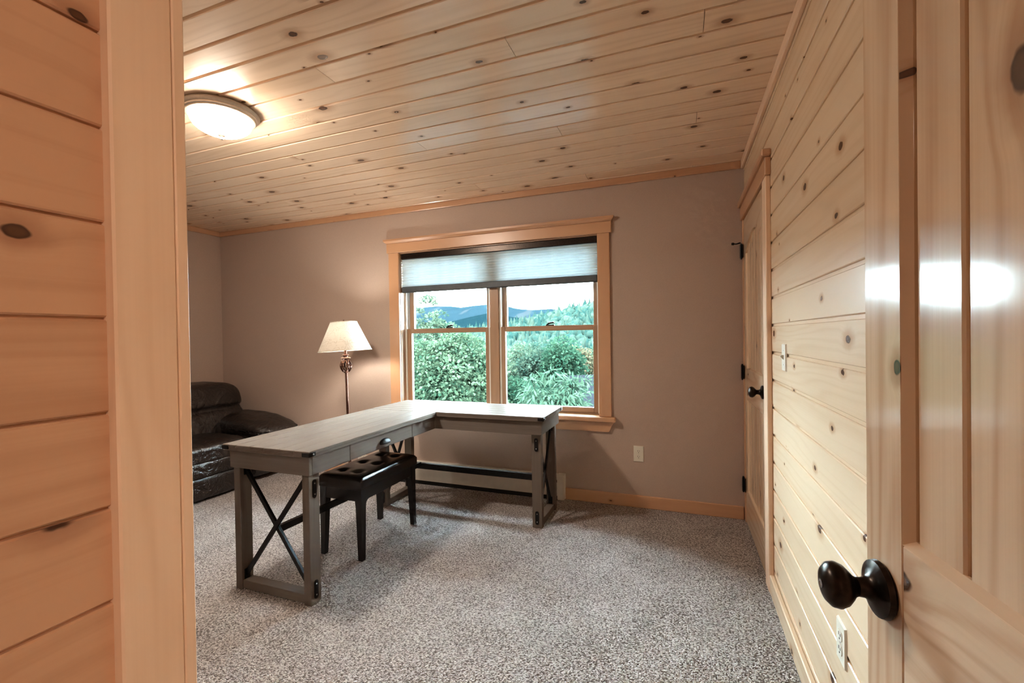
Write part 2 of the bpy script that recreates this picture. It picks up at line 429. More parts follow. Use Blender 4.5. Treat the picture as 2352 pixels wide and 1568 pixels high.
# trims
def trimbox(name, lo, hi, axis, label, cat='trim', mat='pine_trim', b=.004):
    return struct(box(name, mat, None, lo, hi, b, axis), label, cat)
def crown(name, lo, hi, axis, label, mat='pine_trim'):
    return trimbox(name, lo, hi, axis, label, mat=mat)
crown('trim_1', (XL, YB - .02, ZC - .05), (XR - .02, YB, ZC), 'x', 'pine crown strip above the taupe window wall')
crown('trim_2', (XL, YP, ZC - .05), (XL + .02, YB - .02, ZC), 'y', 'pine crown strip above the wall behind the sofa')
crown('trim_3', (XR - .02, -.03, ZC - .05), (XR, YB, ZC), 'y', 'pine crown strip along the top of the shiplap wall', 'pine_post')
crown('trim_7', (XL + .02, YP, ZC - .05), (XP - .02, YP + .02, ZC), 'x', 'pine crown strip above the wall beside the passage')
trimbox('baseboard_back', (-.845, YB - .016, 0), (XR - .02, YB, .089), 'x', 'orange toned pine baseboard right of the heater', 'baseboard')
trimbox('baseboard_left', (XL, YP, 0), (XL + .016, YB - .016, .089), 'y', 'pine baseboard behind the leather sofa', 'baseboard')
trimbox('baseboard_right', (XR - .02, -.03, 0), (XR, 2.44, .089), 'y', 'pale pine baseboard under the shiplap wall', 'baseboard', 'pine_wall')
trimbox('baseboard_corner', (XL + .016, YB - .016, 0), (-2.80, YB, .089), 'x', 'pine baseboard behind the floor lamp', 'baseboard')

# passage corner post
po = struct(empty('trim_4', (XP, .43, 0)), 'broad pine corner casing ending the passage wall', 'casing')
box('casing_board', 'pine_post', po, (XP - .02, .381, 0), (XP + .019, .463, ZC), .003, 'z')
box('edge_strip', 'pine_post', po, (XP - .02, .4635, 0), (XP + .019, .481, ZC), .002, 'z')

# ------------------------------------------------------------------ window
wi = struct(empty('window_1', ((WX0 + WX1) / 2, YB, WZ0)), 'double pine window with wide casing looking out to mountains', 'window')
Cx0, Cx1 = -2.42, -.478
box('side_casing', 'pine_trim', wi, (Cx0, YB - .02, .652), (-2.316, YB, 2.015), .003, 'z')
box('side_casing', 'pine_trim', wi, (-.569, YB - .02, .652), (Cx1, YB, 2.015), .003, 'z')
box('head_casing', 'pine_trim', wi, (-2.437, YB - .025, 2.015), (-.463, YB, 2.10), .003, 'x')
cp = MB().add([(x, YB + dy, z) for x in (-2.437, -.463) for dy, z in ((0, 2.10), (-.027, 2.10), (-.045, 2.118), (-.045, 2.134), (0, 2.134))],
              [(0, 1, 2, 3, 4), (9, 8, 7, 6, 5)] + [(i, (i + 1) % 5, 5 + (i + 1) % 5, 5 + i) for i in range(5)])
cp.v = [(x + (-.02 if x < -1 else .02) * (z > 2.11), y, z) for x, y, z in cp.v]
cp.build('head_cap', 'pine_trim', wi, center=True)
box('stool', 'pine_trim', wi, (-2.447, YB - .058, .617), (-.447, YB + .05, .652), .005, 'x')
ap = MB().add([(x, y, z) for y in (YB - .02, YB) for x, z in ((-2.43, .617), (-.46, .617), (-.498, .540), (-2.392, .540))],
              [(0, 1, 2, 3), (7, 6, 5, 4)] + [(i, (i + 1) % 4, 4 + (i + 1) % 4, 4 + i) for i in range(4)])
ap.build('apron', 'pine_trim', wi, center=True)
J = .012
box('jamb', 'fir', wi, (WX0, YB, .652), (WX0 + J, YB + .17, WZ1), .001, 'z')
box('jamb', 'fir', wi, (WX1 - J, YB, .652), (WX1, YB + .17, WZ1), .001, 'z')
box('jamb', 'fir', wi, (WX0, YB, WZ1 - J), (WX1, YB + .17, WZ1), .001, 'x')
box('sill', 'fir', wi, (WX0, YB + .05, WZ0), (WX1, YB + .17, .66), .001, 'x')
box('mullion', 'fir', wi, (-1.478, YB + .052, .66), (-1.398, YB + .165, WZ1 - J), .003, 'z')
for a, b in ((WX0 + J, WX0 + J + .016), (-1.494, -1.478), (-1.398, -1.382), (WX1 - J - .016, WX1 - J)):
    box('jamb_liner', 'liner', wi, (a, YB + .066, .66), (b, YB + .155, WZ1 - J), .001, 'z')
def sash(x0, x1, z0, z1, y, st, top, bot):
    s = empty('sash', ((x0 + x1) / 2, y, z0), parent=wi)
    t = .034
    box('stile', 'fir', s, (x0, y, z0), (x0 + st, y + t, z1), .003, 'z')
    box('stile', 'fir', s, (x1 - st, y, z0), (x1, y + t, z1), .003, 'z')
    box('rail', 'fir', s, (x0 + st, y, z0), (x1 - st, y + t, z0 + bot), .003, 'x')
    box('rail', 'fir', s, (x0 + st, y, z1 - top), (x1 - st, y + t, z1), .003, 'x')
    box('pane', 'glass', s, (x0 + st - .004, y + .014, z0 + bot - .004), (x1 - st + .004, y + .018, z1 - top + .004), 0, 'x')
    return s
for x0, x1 in ((-2.297, -1.482), (-1.394, -.577)):
    lo = sash(x0, x1, .66, 1.342, YB + .070, .046, .040, .042)
    sash(x0 + .004, x1 - .004, 1.302, WZ1 - J - .002, YB + .112, .044, .045, .040)
    xm = (x0 + x1) / 2 + .02
    lk = MB().prism([(-.034, 0), (.034, 0), (.034, .022), (-.034, .022)], 1.342, 1.350)
    lk.tube([(-.03, .010, 1.349), (-.01, .008, 1.362), (.025, .006, 1.366), (.034, .004, 1.362)], [.006, .008, .007, .004])
    lk.build('sash_lock', 'black_metal', lo, T(xm, YB + .076, 0), smooth=True)

# ------------------------------------------------------------------ cellular shade
BX0, BX1, BY = -2.306, -.574, YB + .030
bl = tag(empty('cellular_shade', ((BX0 + BX1) / 2, BY, 1.665)), 'half raised pale blue cellular shade hanging in the window', 'window shade')
box('headrail', 'bronze', bl, (BX0, BY - .022, 1.957), (BX1, BY + .022, 2.004), .003, 'x')
box('bottom_rail', 'shade_rail', bl, (BX0, BY - .02, 1.663), (BX1, BY + .02, 1.716), .006, 'x')
NC = 11; hz = (1.957 - 1.716) / NC
cm = MB(); dp = .016
sec = [(0, 0), (-dp, hz * .5), (0, hz), (dp, hz * .5)]
for a, b in ((0, 1), (1, 2), (2, 3), (3, 0)):
    (y0, z0), (y1, z1) = sec[a], sec[b]
    cm.add([(-.864, y0, z0), (.864, y0, z0), (.864, y1, z1), (-.864, y1, z1)], [(0, 1, 2, 3)])
me0 = None
for i in range(NC):
    if me0 is None:
        o = cm.build('pleat', 'cell', bl, T((BX0 + BX1) / 2, BY, 1.716)); me0 = o.data
    else:
        obj('pleat', me0, None, bl, T((BX0 + BX1) / 2, BY, 1.716 + hz * i))

# ------------------------------------------------------------------ doors
def lathe_x(prof, seg=28):        # lathe about local -x axis, h = distance along -x
    m = MB().lathe(prof, seg); m.v = [(-z, y, x) for x, y, z in m.v]; return m
KNOB = [(.0001, 0), (.034, 0), (.036, .003), (.0345, .009), (.026, .013), (.0165, .016), (.0125, .022), (.0118, .030), (.0135, .034), (.0185, .038),
        (.0255, .045), (.029, .053), (.0275, .061), (.0215, .067), (.012, .0705), (.0001, .0712)]
def knob(parent, Mw, slot=True):
    ro = lathe_x(KNOB[:8] + [(.0001, .030)]).build('rosette', 'bronze', parent, Mw, smooth=True)
    kb = lathe_x([(.0001, .026)] + KNOB[7:]).build('knob', 'bronze', parent, Mw, smooth=True)
    if slot: lathe_x([(.0001, .0705), (.0055, .0705), (.006, .0722), (.0035, .0722), (.003, .0712), (.0001, .0712)], 12).build('lock_button', 'steel', kb, Mw, smooth=True)
def panel_door(door, base, Wd, Hd, thick, knob_s, plank, mid=(.79, .995), arch=.09):
    """local frame: x away from the wall towards the room is -x, y along the door from the free edge, z up; face at x=0"""
    st, bot, top, rec, sk = .082, .235, .14, .010, .008
    def bx(n, lo, hi, ax, b=.002): return box(n, 'pine_door', door, lo, hi, b, ax, base)
    bx('stile', (0, 0, .012), (thick, st, Hd), 'z'); bx('stile', (0, Wd - st, .012), (thick, Wd, Hd), 'z')
    bx('rail', (0, st, .012), (thick, Wd - st, bot), 'y'); bx('rail', (0, st, mid[0]), (thick, Wd - st, mid[1]), 'y')
    # arched top rail
    n = 14; ys = [st + (Wd - 2 * st) * i / n for i in range(n + 1)]
    zlow = [Hd - top - arch * (2 * i / n - 1) ** 2 for i in range(n + 1)]
    poly = [(y, z) for y, z in zip(ys, zlow)] + [(Wd - st, Hd), (st, Hd)]
    m = MB(); k = len(poly)
    m.add([(0, y, z) for y, z in poly] + [(thick, y, z) for y, z in poly],
          [tuple(range(k)), tuple(range(k, 2 * k))[::-1]] + [(i, k + i, k + (i + 1) % k, (i + 1) % k) for i in range(k)])
    o = m.build('top_rail', 'pine_door', door, base, center=True, axis='y')
    # sticking (sloped moulding) round the two panels
    for z0, z1, nm in ((bot, mid[0], 0), (mid[1], Hd - top - arch, 1)):
        for (a, b, c, d) in (((0, st, z0), (0, st, z1), (rec, st + sk, z1), (rec, st + sk, z0)),
                             ((0, Wd - st, z0), (0, Wd - st, z1), (rec, Wd - st - sk, z1), (rec, Wd - st - sk, z0)),
                             ((0, st, z0), (0, Wd - st, z0), (rec, Wd - st, z0 + sk), (rec, st, z0 + sk)),
                             ((0, st, z1), (0, Wd - st, z1), (rec, Wd - st, z1 - sk), (rec, st, z1 - sk)))[:(4 if nm == 0 else 3)]:
            vs = [a, b, c, d]; vs += [(rec + .004, v[1], v[2]) for v in vs]
            MB().add(vs, [(0, 1, 2, 3), (4, 5, 6, 7), (0, 1, 5, 4), (1, 2, 6, 5), (2, 3, 7, 6), (3, 0, 4, 7)]).build('moulding', 'pine_door', door, base, center=True, axis='z' if abs(a[1] - b[1]) < 1e-6 else 'y')
        # planks
        y = st + .005; ye = Wd - st - .005; zt = z1 if nm == 0 else Hd - top
        n = max(3, round((ye - y) / plank)); pw = (ye - y) / n
        for i in range(n):
            o = board('plank', 'pine_door', door, (0, 0, 0), (0, 0, 1), (0, 1, 0), zt - z0 - .004, pw, .014, .007)
            # face normal must look to -x: (z) x (y) = -x
            WMl = T(rec, y + pw * (i + .5), (z0 + zt) / 2) @ Matrix(((0, 0, -1, 0), (0, 1, 0, 0), (1, 0, 0, 0), (0, 0, 0, 1)))
            reg(o, base @ WMl, door)
        box('panel_back', 'pine_door', door, (rec + .006, st + .002, z0), (thick - .004, Wd - st - .002, zt), 0, 'z', base)
    knob(door, base @ T(0, knob_s, (mid[0] + mid[1]) / 2 + .02))

# closet door on the right wall
d1 = struct(empty('door_1', (XR, 2.92, 0)), 'closed knotty pine plank closet door at the far end of shiplap wall', 'door')
panel_door(d1, T(XR - .012, 2.545, 0), .755, 2.0, .03, .062, .095, (.83, 1.03))
for z in (.25, 1.0, 1.80):
    h = MB().tube([(XR - .026, 3.318, z - .045), (XR - .026, 3.318, z + .045)], .0075, 10)
    h.tube([(XR - .026, 3.318, z - .053), (XR - .026, 3.318, z - .045)], .005, 8).tube([(XR - .026, 3.318, z + .045), (XR - .026, 3.318, z + .053)], .005, 8)
    h.box((XR - .021, 3.285, z - .045), (XR - .018, 3.35, z + .045))
    h.build('hinge', 'black_metal', d1, smooth=True)
MB().tube([(XR - .03, 3.318, 1.858), (XR - .055, 3.305, 1.850), (XR - .072, 3.295, 1.850)], [.005, .004, .004]).tube([(XR - .072, 3.295, 1.850), (XR - .082, 3.29, 1.850)], .009).build('door_stop', 'black_metal', d1, smooth=True)
t5 = struct(empty('trim_5', (XR, 2.9, 0)), 'pine casing with capped head around the closet door', 'casing')
box('side_casing', 'pine_post', t5, (XR - .022, 2.44, .0), (XR, 2.535, 2.01), .003, 'z')
box('side_casing', 'pine_trim', t5, (XR - .016, 3.305, .0), (XR + .01, YB - .001, 2.01), .003, 'z')
box('head_casing', 'pine_trim', t5, (XR - .026, 2.425, 2.01), (XR, YB - .002, 2.095), .003, 'y')
box('head_cap', 'pine_trim', t5, (XR - .042, 2.408, 2.095), (XR, YB - .002, 2.13), .006, 'y')

# open entry door beside the viewer
ang = math.radians(6.9)
dd = Vector((math.sin(ang), -math.cos(ang), 0))          # from free edge to hinge
nx = Vector((math.cos(ang), math.sin(ang), 0))           # local +x: into the door, towards the wall
DB = Matrix(((nx.x, dd.x, 0, .24), (nx.y, dd.y, 0, .75), (0, 0, 1, 0), (0, 0, 0, 1)))
# mirrored frame (y runs to the hinge): keep it right handed by flipping z order is not needed for boxes
d2 = struct(empty('door_2', (.28, .38, 0)), 'open varnished pine plank entry door beside the viewer', 'door')
panel_door(d2, DB, .734, 2.03, .034, .040, .080, (.80, .995))
struct(box('trim_6', 'pine_trim', None, (.335, -.17, 0), (.365, -.02, 2.06), .002, 'z'), 'pine door jamb at the hinge side of the entry', 'door jamb')

# ------------------------------------------------------------------ electrics
def plate(name, Mw, label, cat, kind, group=None):
    """local: x across, z up, face towards -y"""
    o = tag(empty(name, Mw.translation, Mw.to_3x3().to_4x4()), label, cat, group)
    W0, H0 = .0355, .0575
    m = MB().add([(sx * W0, 0, sz * H0) for sx, sz in ((-1, -1), (1, -1), (1, 1), (-1, 1))] +
                 [(sx * (W0 - .003), -.0055, sz * (H0 - .003)) for sx, sz in ((-1, -1), (1, -1), (1, 1), (-1, 1))],
                 [(0, 1, 2, 3), (7, 6, 5, 4)] + [(i, 4 + i, 4 + (i + 1) % 4, (i + 1) % 4) for i in range(4)])
    m.build('cover_plate', 'white_plastic', o, Mw)
    def disc(nm, mat, x, z, rx, rz, y0, y1, n=18, flat=0):
        pts = [(rx * math.cos(2 * PI * i / n), rz * math.sin(2 * PI * i / n)) for i in range(n)]
        if flat: pts = [(a, max(-flat, min(flat, b))) for a, b in pts]
        mm = MB().prism(pts, 0, y1 - y0); mm.v = [(x + a, y0 + c, z + b) for a, b, c in mm.v]
        return mm.build(nm, mat, o, Mw)
    if kind == 'outlet':
        for z in (.0195, -.0195):
            disc('receptacle', 'white_plastic', 0, z, .017, .017, -.0075, -.004, 20, .0135)
            for x, hh in ((-.0065, .0045), (.0065, .0036)):
                box('slot', 'dark', o, (x - .0012, -.0082, z + .003 - hh), (x + .0012, -.0074, z + .003 + hh), 0, 'x', Mw)
            disc('ground_hole', 'dark', 0, z - .0085, .0026, .0026, -.0082, -.0074, 10)
        disc('screw', 'steel', 0, 0, .0025, .0025, -.0065, -.0052, 10)
    else:
        mm = MB().add([(a, b, c) for a in (-.0045, .0045) for b, c in ((-.004, -.011), (-.0185, .004), (-.0165, .0095), (-.004, .011))],
                      [(0, 1, 2, 3), (7, 6, 5, 4)] + [(i, 4 + i, 4 + (i + 1) % 4, (i + 1) % 4) for i in range(4)])
        mm.build('toggle', 'white_plastic', o, Mw)
        for z in (.03, -.03): disc('screw', 'steel', 0, z, .0025, .0025, -.0065, -.0052, 10)
    return o
RW = Matrix(((0, -1, 0, 0), (-1, 0, 0, 0), (0, 0, 1, 0), (0, 0, 0, 1)))
RWp = Matrix(((0, 1, 0, 0), (-1, 0, 0, 0), (0, 0, 1, 0), (0, 0, 0, 1)))   # -y of plate -> -x of room
plate('wall_outlet', T(-.289, YB, .390), 'white duplex outlet on the taupe wall right of the window', 'outlet', 'outlet')
plate('light_switch', T(XR, 2.16, 1.151) @ RWp, 'white toggle light switch on the shiplap wall near closet door', 'light switch', 'switch')
plate('wall_outlet', T(XR, 1.468, .393) @ RWp, 'white duplex outlet low on the shiplap wall below the entry knob', 'outlet', 'outlet')

# ------------------------------------------------------------------ baseboard heater
he = tag(empty('baseboard_heater', (-1.8, YB, 0)), 'cream electric baseboard heater under the window behind the desk', 'heater')
HX0, HX1 = -2.76, -.835
m = MB().box((HX0 + .04, YB - .058, .035), (HX1 - .05, YB - .05, .135)); m.build('front_panel', 'heater', he, center=True)
MB().box((HX0 + .04, YB - .05, .0), (HX1 - .05, YB - .004, .17)).build('dark_core', 'dark', he, center=True)
MB().add([(x, y, z) for x in (HX0 + .04, HX1 - .05) for y, z in ((YB, .19), (YB - .035, .19), (YB - .06, .165), (YB - .06, .158), (YB - .033, .182), (YB, .182))],
         [(0, 1, 2, 3, 4, 5), (11, 10, 9, 8, 7, 6)] + [(i, (i + 1) % 6, 6 + (i + 1) % 6, 6 + i) for i in range(6)]).build('top_hood', 'heater', he, center=True)
for a, b in ((HX0, HX0 + .05), (HX1 - .055, HX1)): box('end_cap', 'heater', he, (a, YB - .064, .005), (b, YB, .197), .004)

# ------------------------------------------------------------------ ceiling light
def bowl_light(x, y, label, dome):
    cl = tag(empty('ceiling_light', (x, y, ZC)), label, 'ceiling light')
    CM = T(x, y, ZC)
    MB().lathe([(.0001, 0), (.150, 0), (.166, -.006), (.170, -.014), (.164, -.024), (.158, -.027), (.157, -.033), (.150, -.037), (.149, -.042), (.140, -.045), (.137, -.038), (.0001, -.038)], 56).build('metal_pan', 'pan', cl, CM, smooth=True)
    MB().lathe([(.136, -.041)] + [(.136 * math.cos(a), -.041 - .082 * math.sin(a) ** .9) for a in [PI / 2 * i / 12 for i in range(1, 12)]] + [(.0001, -.123)], 48).build('glass_bowl', dome, cl, CM, smooth='all')
    MB().lathe([(.0001, -.118), (.017, -.119), (.0185, -.124), (.014, -.129), (.007, -.132), (.006, -.135), (.009, -.139), (.008, -.145), (.0001, -.148)], 20).build('finial', 'pan', cl, CM, smooth=True)
bowl_light(-2.135, 1.592, 'flush ceiling light with lit white glass bowl and beige metal rim', 'dome')
bowl_light(.86, -.98, 'added fill light in the hall behind the viewer, lights the left boards', 'dome_fill')  # unseen lamp, added to brighten the left boards and the corner post

# ------------------------------------------------------------------ L-shaped desk
de = tag(empty('corner_desk', (-1.6, 2.5, 0)), 'L-shaped grey wood desk with black metal X braces by the window', 'desk')
ZT = .742; TH = .03
DX0, DX1, DY0, DYI, DYB, DXE = -2.150, -1.592, 1.572, 2.708, 3.185, -.812
def desktop(x0, x1, y0, y1, axis, n):
    tp = empty('tabletop', ((x0 + x1) / 2, (y0 + y1) / 2, ZT), parent=de)
    box('core', 'desk', tp, (x0 + .002, y0 + .002, ZT - TH), (x1 - .002, y1 - .002, ZT - .005), .001, axis)
    for i in range(n):
        if axis == 'y':
            a = x0 + (x1 - x0) * i / n; b = x0 + (x1 - x0) * (i + 1) / n
            box('plank', 'desk', tp, (a + .0011, y0 + .001, ZT - .016), (b - .0011, y1 - .001, ZT), .0022, 'y')
        else:
            a = y0 + (y1 - y0) * i / n; b = y0 + (y1 - y0) * (i + 1) / n
            box('plank', 'desk', tp, (x0 + .001, a + .0011, ZT - .016), (x1 - .001, b - .0011, ZT), .0022, 'x')
desktop(DX0, DX1, DY0, DYI, 'y', 6)
desktop(DX0, DX1, DYI, DYB, 'x', 6)
desktop(DX1, DXE, DYI, DYB, 'x', 6)
AZ0, AZ1 = .622, ZT - TH
def apron(x0, x1, y0, y1, axis): return box('apron', 'desk', de, (x0, y0, AZ0), (x1, y1, AZ1), .002, axis)
i_ = .022
apron(DX0 + i_, DX1 - i_, DY0 + i_, DY0 + i_ + .02, 'x')
apron(DX0 + i_, DX0 + i_ + .02, DY0 + i_ + .02, DYB - i_, 'y')
apron(DX1 - i_ - .02, DX1 - i_, DY0 + i_ + .02, 1.868, 'y')
apron(DX1 - i_ - .02, DX1 - i_, 2.446, DYI + i_, 'y')
apron(DX1 - i_ - .02, DXE - i_, DYI + i_, DYI + i_ + .02, 'x')
apron(DXE - i_ - .02, DXE - i_, DYI + i_ + .02, DYB - i_ - .02, 'y')
apron(DX0 + i_ + .02, DXE - i_, DYB - i_ - .02, DYB - i_, 'x')
dr = empty('drawer', (DX1 - i_, 2.157, .66), parent=de)
box('drawer_front', 'desk', dr, (DX1 - i_ - .02, 1.871, AZ0 + .003), (DX1 - i_ + .001, 2.443, AZ1 - .003), .002, 'y')
box('drawer_tray', 'desk', dr, (DX0 + .08, 1.90, AZ0 + .006), (DX1 - i_ - .02, 2.42, AZ0 + .012), .001, 'y')
cup = MB(); nu, nv = 14, 6; vs = []
for i in range(nu + 1):
    for j in range(nv + 1):
        a = PI * i / nu; b = PI / 2 * j / nv
        vs.append((.024 * math.sin(b) * max(math.sin(a), 0) ** .6, -.045 * math.cos(a), .030 * math.cos(b) * max(math.sin(a), 0) ** .6))
cup.add(vs, [(i * (nv + 1) + j, i * (nv + 1) + j + 1, (i + 1) * (nv + 1) + j + 1, (i + 1) * (nv + 1) + j) for i in range(nu) for j in range(nv)])
cup.add([(0, -.052, -.002), (0, .052, -.002), (0, .052, .032), (0, -.052, .032), (.003, -.052, -.002), (.003, .052, -.002), (.003, .052, .032), (.003, -.052, .032)][:0], [])
cp_ = cup.build('cup_pull', 'black_metal', dr, T(DX1 - i_ + .0005, 2.157, .650), smooth='all')
cp_.modifiers.new('thick', 'SOLIDIFY').thickness = .0025
# end frames
def cap_plate(parent, Mw):
    pts = [(.0125 * math.cos(a), .032 + .0125 * math.sin(a)) for a in [PI * i / 8 for i in range(9)]]
    pts += [(-x, -y) for x, y in pts]
    m = MB().prism(pts, 0, .003)
    p = m.build('leg_plate', 'black_metal', parent, Mw)
    for s in (-1, 1):
        MB().lathe([(.0001, .003), (.0036, .003), (.003, .005), (.0001, .0056)], 10).build('bolt', 'steel', p, Mw @ T(0, s * .026, 0), smooth=True)
def end_frame(base, span, plates=True):
    """local: legs at y=0 plane, frame runs along x from 0 to span, depth along y (0..0.066)"""
    f = empty('leg_frame', base.translation, base.to_3x3().to_4x4(), de)
    lw, dpt = .042, .066
    for a in (0, span - lw):
        box('leg', 'desk', f, (a, 0, 0), (a + lw, dpt, AZ0), .002, 'z', base)
    box('foot_rail', 'desk', f, (lw, .006, .004), (span - lw, dpt - .006, .046), .002, 'x', base)
    y = dpt / 2
    for k, (p, q) in enumerate((((lw, y - .004, .07), (span - lw, y - .004, .60)), ((lw, y + .004, .60), (span - lw, y + .004, .07)))):
        MB().bar(p, q, .020, .014, (0, 1, 0)).build('brace', 'black_metal', f, base)
        for e in (p, q):
            MB().bar(e, (e[0] + (.004 if e[0] < span / 2 else -.004), e[1], e[2]), .05, .03, (0, 1, 0)).build('brace_pad', 'black_metal', f, base)
    for z in (.548, .068):
        for xx, sgn in ((0, -1), (span, 1)):
            Q = Matrix(((0, 0, sgn, xx), (sgn, 0, 0, dpt / 2), (0, 1, 0, z), (0, 0, 0, 1)))
            cap_plate(f, base @ Q)
    return f
end_frame(T(-2.126, 1.612, 0), .49)
RY = Matrix(((0, 1, 0, 0), (1, 0, 0, 0), (0, 0, 1, 0), (0, 0, 0, 1)))
def FR(x, y): return T(x, y, 0) @ Matrix(((0, -1, 0, 0), (1, 0, 0, 0), (0, 0, 1, 0), (0, 0, 0, 1)))
end_frame(FR(-.853, 2.775), .375)
end_frame(FR(-2.062, 2.775), .375)
MB().bar((-1.881, 1.66, .318), (-1.881, 2.95, .290), .022, .034, (0, 0, 1)).build('stretcher', 'black_metal', de)
MB().bar((-2.08, 2.963, .275), (-.90, 2.963, .275), .03, .042, (0, 0, 1)).build('stretcher', 'black_metal', de)
def corner(x, y, sx, sy):
    z0, z1, L, t = ZT - .024, ZT - .006, .04, .002
    m = MB().prism([(x + sx * t, y + sy * t), (x - sx * L, y + sy * t), (x - sx * L, y - sy * .002), (x - sx * .002, y - sy * .002), (x - sx * .002, y - sy * L), (x + sx * t, y - sy * L)], z0, z1)
    b = m.build('corner_bracket', 'black_metal', de)
    MB().lathe([(.0001, 0), (.004, 0), (.003, .003), (.0001, .0035)], 8).build('bolt', 'steel', b, T(x + sx * t, y - sy * .026, (z0 + z1) / 2) @ Matrix.Rotation(sx * PI / 2, 4, 'Y'), smooth=True)
for a in ((DX0, DY0, -1, -1), (DX1, DY0, 1, -1), (DXE, DYI, 1, -1), (DXE, DYB, 1, 1), (DX0, DYB, -1, 1)): corner(*a)

# ------------------------------------------------------------------ stool
so = tag(empty('padded_stool', (-1.838, 2.315, 0)), 'black wooden stool with button tufted vinyl seat under the desk', 'stool')
SX0, SX1, SY0, SY1, SH = -1.995, -1.682, 2.03, 2.60, .476
nx_, ny_ = 34, 58; vs = []; fs = []
btn = [(x, y) for x in (-1.895, -1.785) for y in (2.135, 2.315, 2.495)]
for i in range(nx_ + 1):
    for j in range(ny_ + 1):
        u = -1 + 2 * i / nx_; v = -1 + 2 * j / ny_
        x = (SX0 + SX1) / 2 + u * (SX1 - SX0) / 2; y = (SY0 + SY1) / 2 + v * (SY1 - SY0) / 2
        ed = (1 - abs(u) ** 12) * (1 - abs(v) ** 20)
        z = SH - .028 + .028 * max(ed, 0) ** .5
        for bx_, by_ in btn:
            r = math.hypot(x - bx_, y - by_); z -= .017 * math.exp(-(r / .026) ** 2)
        vs.append((x, y, z))
q = ny_ + 1
fs = [(i * q + j, (i + 1) * q + j, (i + 1) * q + j + 1, i * q + j + 1) for i in range(nx_) for j in range(ny_)]
st_ = MB().add(vs, fs)
bd = [i * q for i in range(nx_ + 1)] + [nx_ * q + j for j in range(1, q)] + [i * q + ny_ for i in range(nx_ - 1, -1, -1)] + [j for j in range(ny_ - 1, 0, -1)]
k0 = len(st_.v); st_.v += [(vs[b][0], vs[b][1], .405) for b in bd]
st_.f += [(bd[i], bd[(i + 1) % len(bd)], k0 + (i + 1) % len(bd), k0 + i) for i in range(len(bd))] + [tuple(range(k0, k0 + len(bd)))]
seat = st_.build('seat', 'vinyl', so, smooth=True)
for bx_, by_ in btn:
    MB().lathe([(.0001, -.004), (.009, -.003), (.010, 0), (.007, .004), (.0001, .0055)], 12).build('button', 'vinyl', seat, T(bx_, by_, SH - .0165), smooth=True)
for x0, y0, x1, y1 in ((SX0 + .012, SY0 + .012, SX1 - .012, SY0 + .03), (SX0 + .012, SY1 - .03, SX1 - .012, SY1 - .012), (SX0 + .012, SY0 + .03, SX0 + .03, SY1 - .03), (SX1 - .03, SY0 + .03, SX1 - .012, SY1 - .03)):
    box('seat_rail', 'black_wood', so, (x0, y0, .335), (x1, y1, .406), .002)
for lx, sx in ((SX0 + .008, 1), (SX1 - .008, -1)):
    for ly, sy in ((SY0 + .01, 1), (SY1 - .01, -1)):
        m = MB()
        def ring(z, wd): return [(lx, ly, z), (lx + sx * wd, ly, z), (lx + sx * wd, ly + sy * wd, z), (lx, ly + sy * wd, z)]
        zz = [(.405, .044), (.335, .044), (.30, .040), (.0, .028)]
        vs = sum([ring(z, w_) for z, w_ in zz], [])
        m.add(vs, [(i * 4 + j, i * 4 + (j + 1) % 4, (i + 1) * 4 + (j + 1) % 4, (i + 1) * 4 + j) for i in range(3) for j in range(4)] + [(0, 1, 2, 3), (12, 13, 14, 15)])
        # curved knee towards the long rail
        kn = [(ly + sy * .043, .336)] + [(ly + sy * (.043 + .04 * (1 - math.sin(a))), .336 - .04 * (1 - math.cos(a))) for a in [PI / 2 * t / 6 for t in range(7)]]
        m.add([(lx + sx * .006, y, z) for y, z in kn] + [(lx + sx * .026, y, z) for y, z in kn], [tuple(range(8)), tuple(range(8, 16))] + [(i, (i + 1) % 8, 8 + (i + 1) % 8, 8 + i) for i in range(8)])
        m.build('leg', 'black_wood', so)

# ------------------------------------------------------------------ floor lamp
LX, LY = -2.545, 2.95
la = tag(empty('floor_lamp', (LX, LY, 0)), 'lit bronze floor lamp with cream cone shade beside the window', 'floor lamp')
TL = T(LX, LY, 0) @ Matrix.Rotation(-.026, 4, 'Y')
MB().lathe([(.0001, 0), (.14, 0), (.142, .012), (.12, .022), (.07, .035), (.03, .05), (.0001, .05)], 40).build('base', 'copper', la, T(LX, LY, 0), smooth=True)
MB().lathe([(.0001, .04), (.016, .04), (.0125, .08), (.0115, .60), (.0105, .985), (.0001, .985)], 16).build('pole', 'copper', la, TL, smooth=True)
MB().lathe([(.0001, .98), (.019, .982), (.02, .988), (.016, .993), (.0001, .995)], 20).build('collar', 'copper', la, TL, smooth=True)
MB().lathe([(.0001, 1.098), (.036, 1.10), (.04, 1.104), (.036, 1.109), (.018, 1.112), (.018, 1.122), (.027, 1.126), (.026, 1.132), (.012, 1.135), (.012, 1.185), (.0001, 1.185)], 24).build('socket_neck', 'copper', la, TL, smooth=True)
for k in range(6):      # openwork leaf cage
    a0 = 2 * PI * k / 6
    for s in (1, -1):
        pts = []
        for t in [i / 10 for i in range(11)]:
            r = .016 + .026 * math.sin(PI * min(1, t * .92 + .08)) ** .8; a = a0 + s * .42 * math.sin(PI * t)
            pts.append((r * math.cos(a), r * math.sin(a), .992 + .108 * t))
        MB().tube(pts, [.004 + .0018 * math.sin(PI * i / 10) for i in range(11)], 6).build('cage_rib', 'copper', la, TL, smooth=True)
SHM = T(LX - .031, LY, 1.165) @ Matrix.Rotation(-.05, 4, 'Y')
sm = MB().lathe([(.208, 0), (.104, .235)], 64, cap=False)
shd = sm.build('lamp_shade', 'shade', la, SHM, smooth='all')
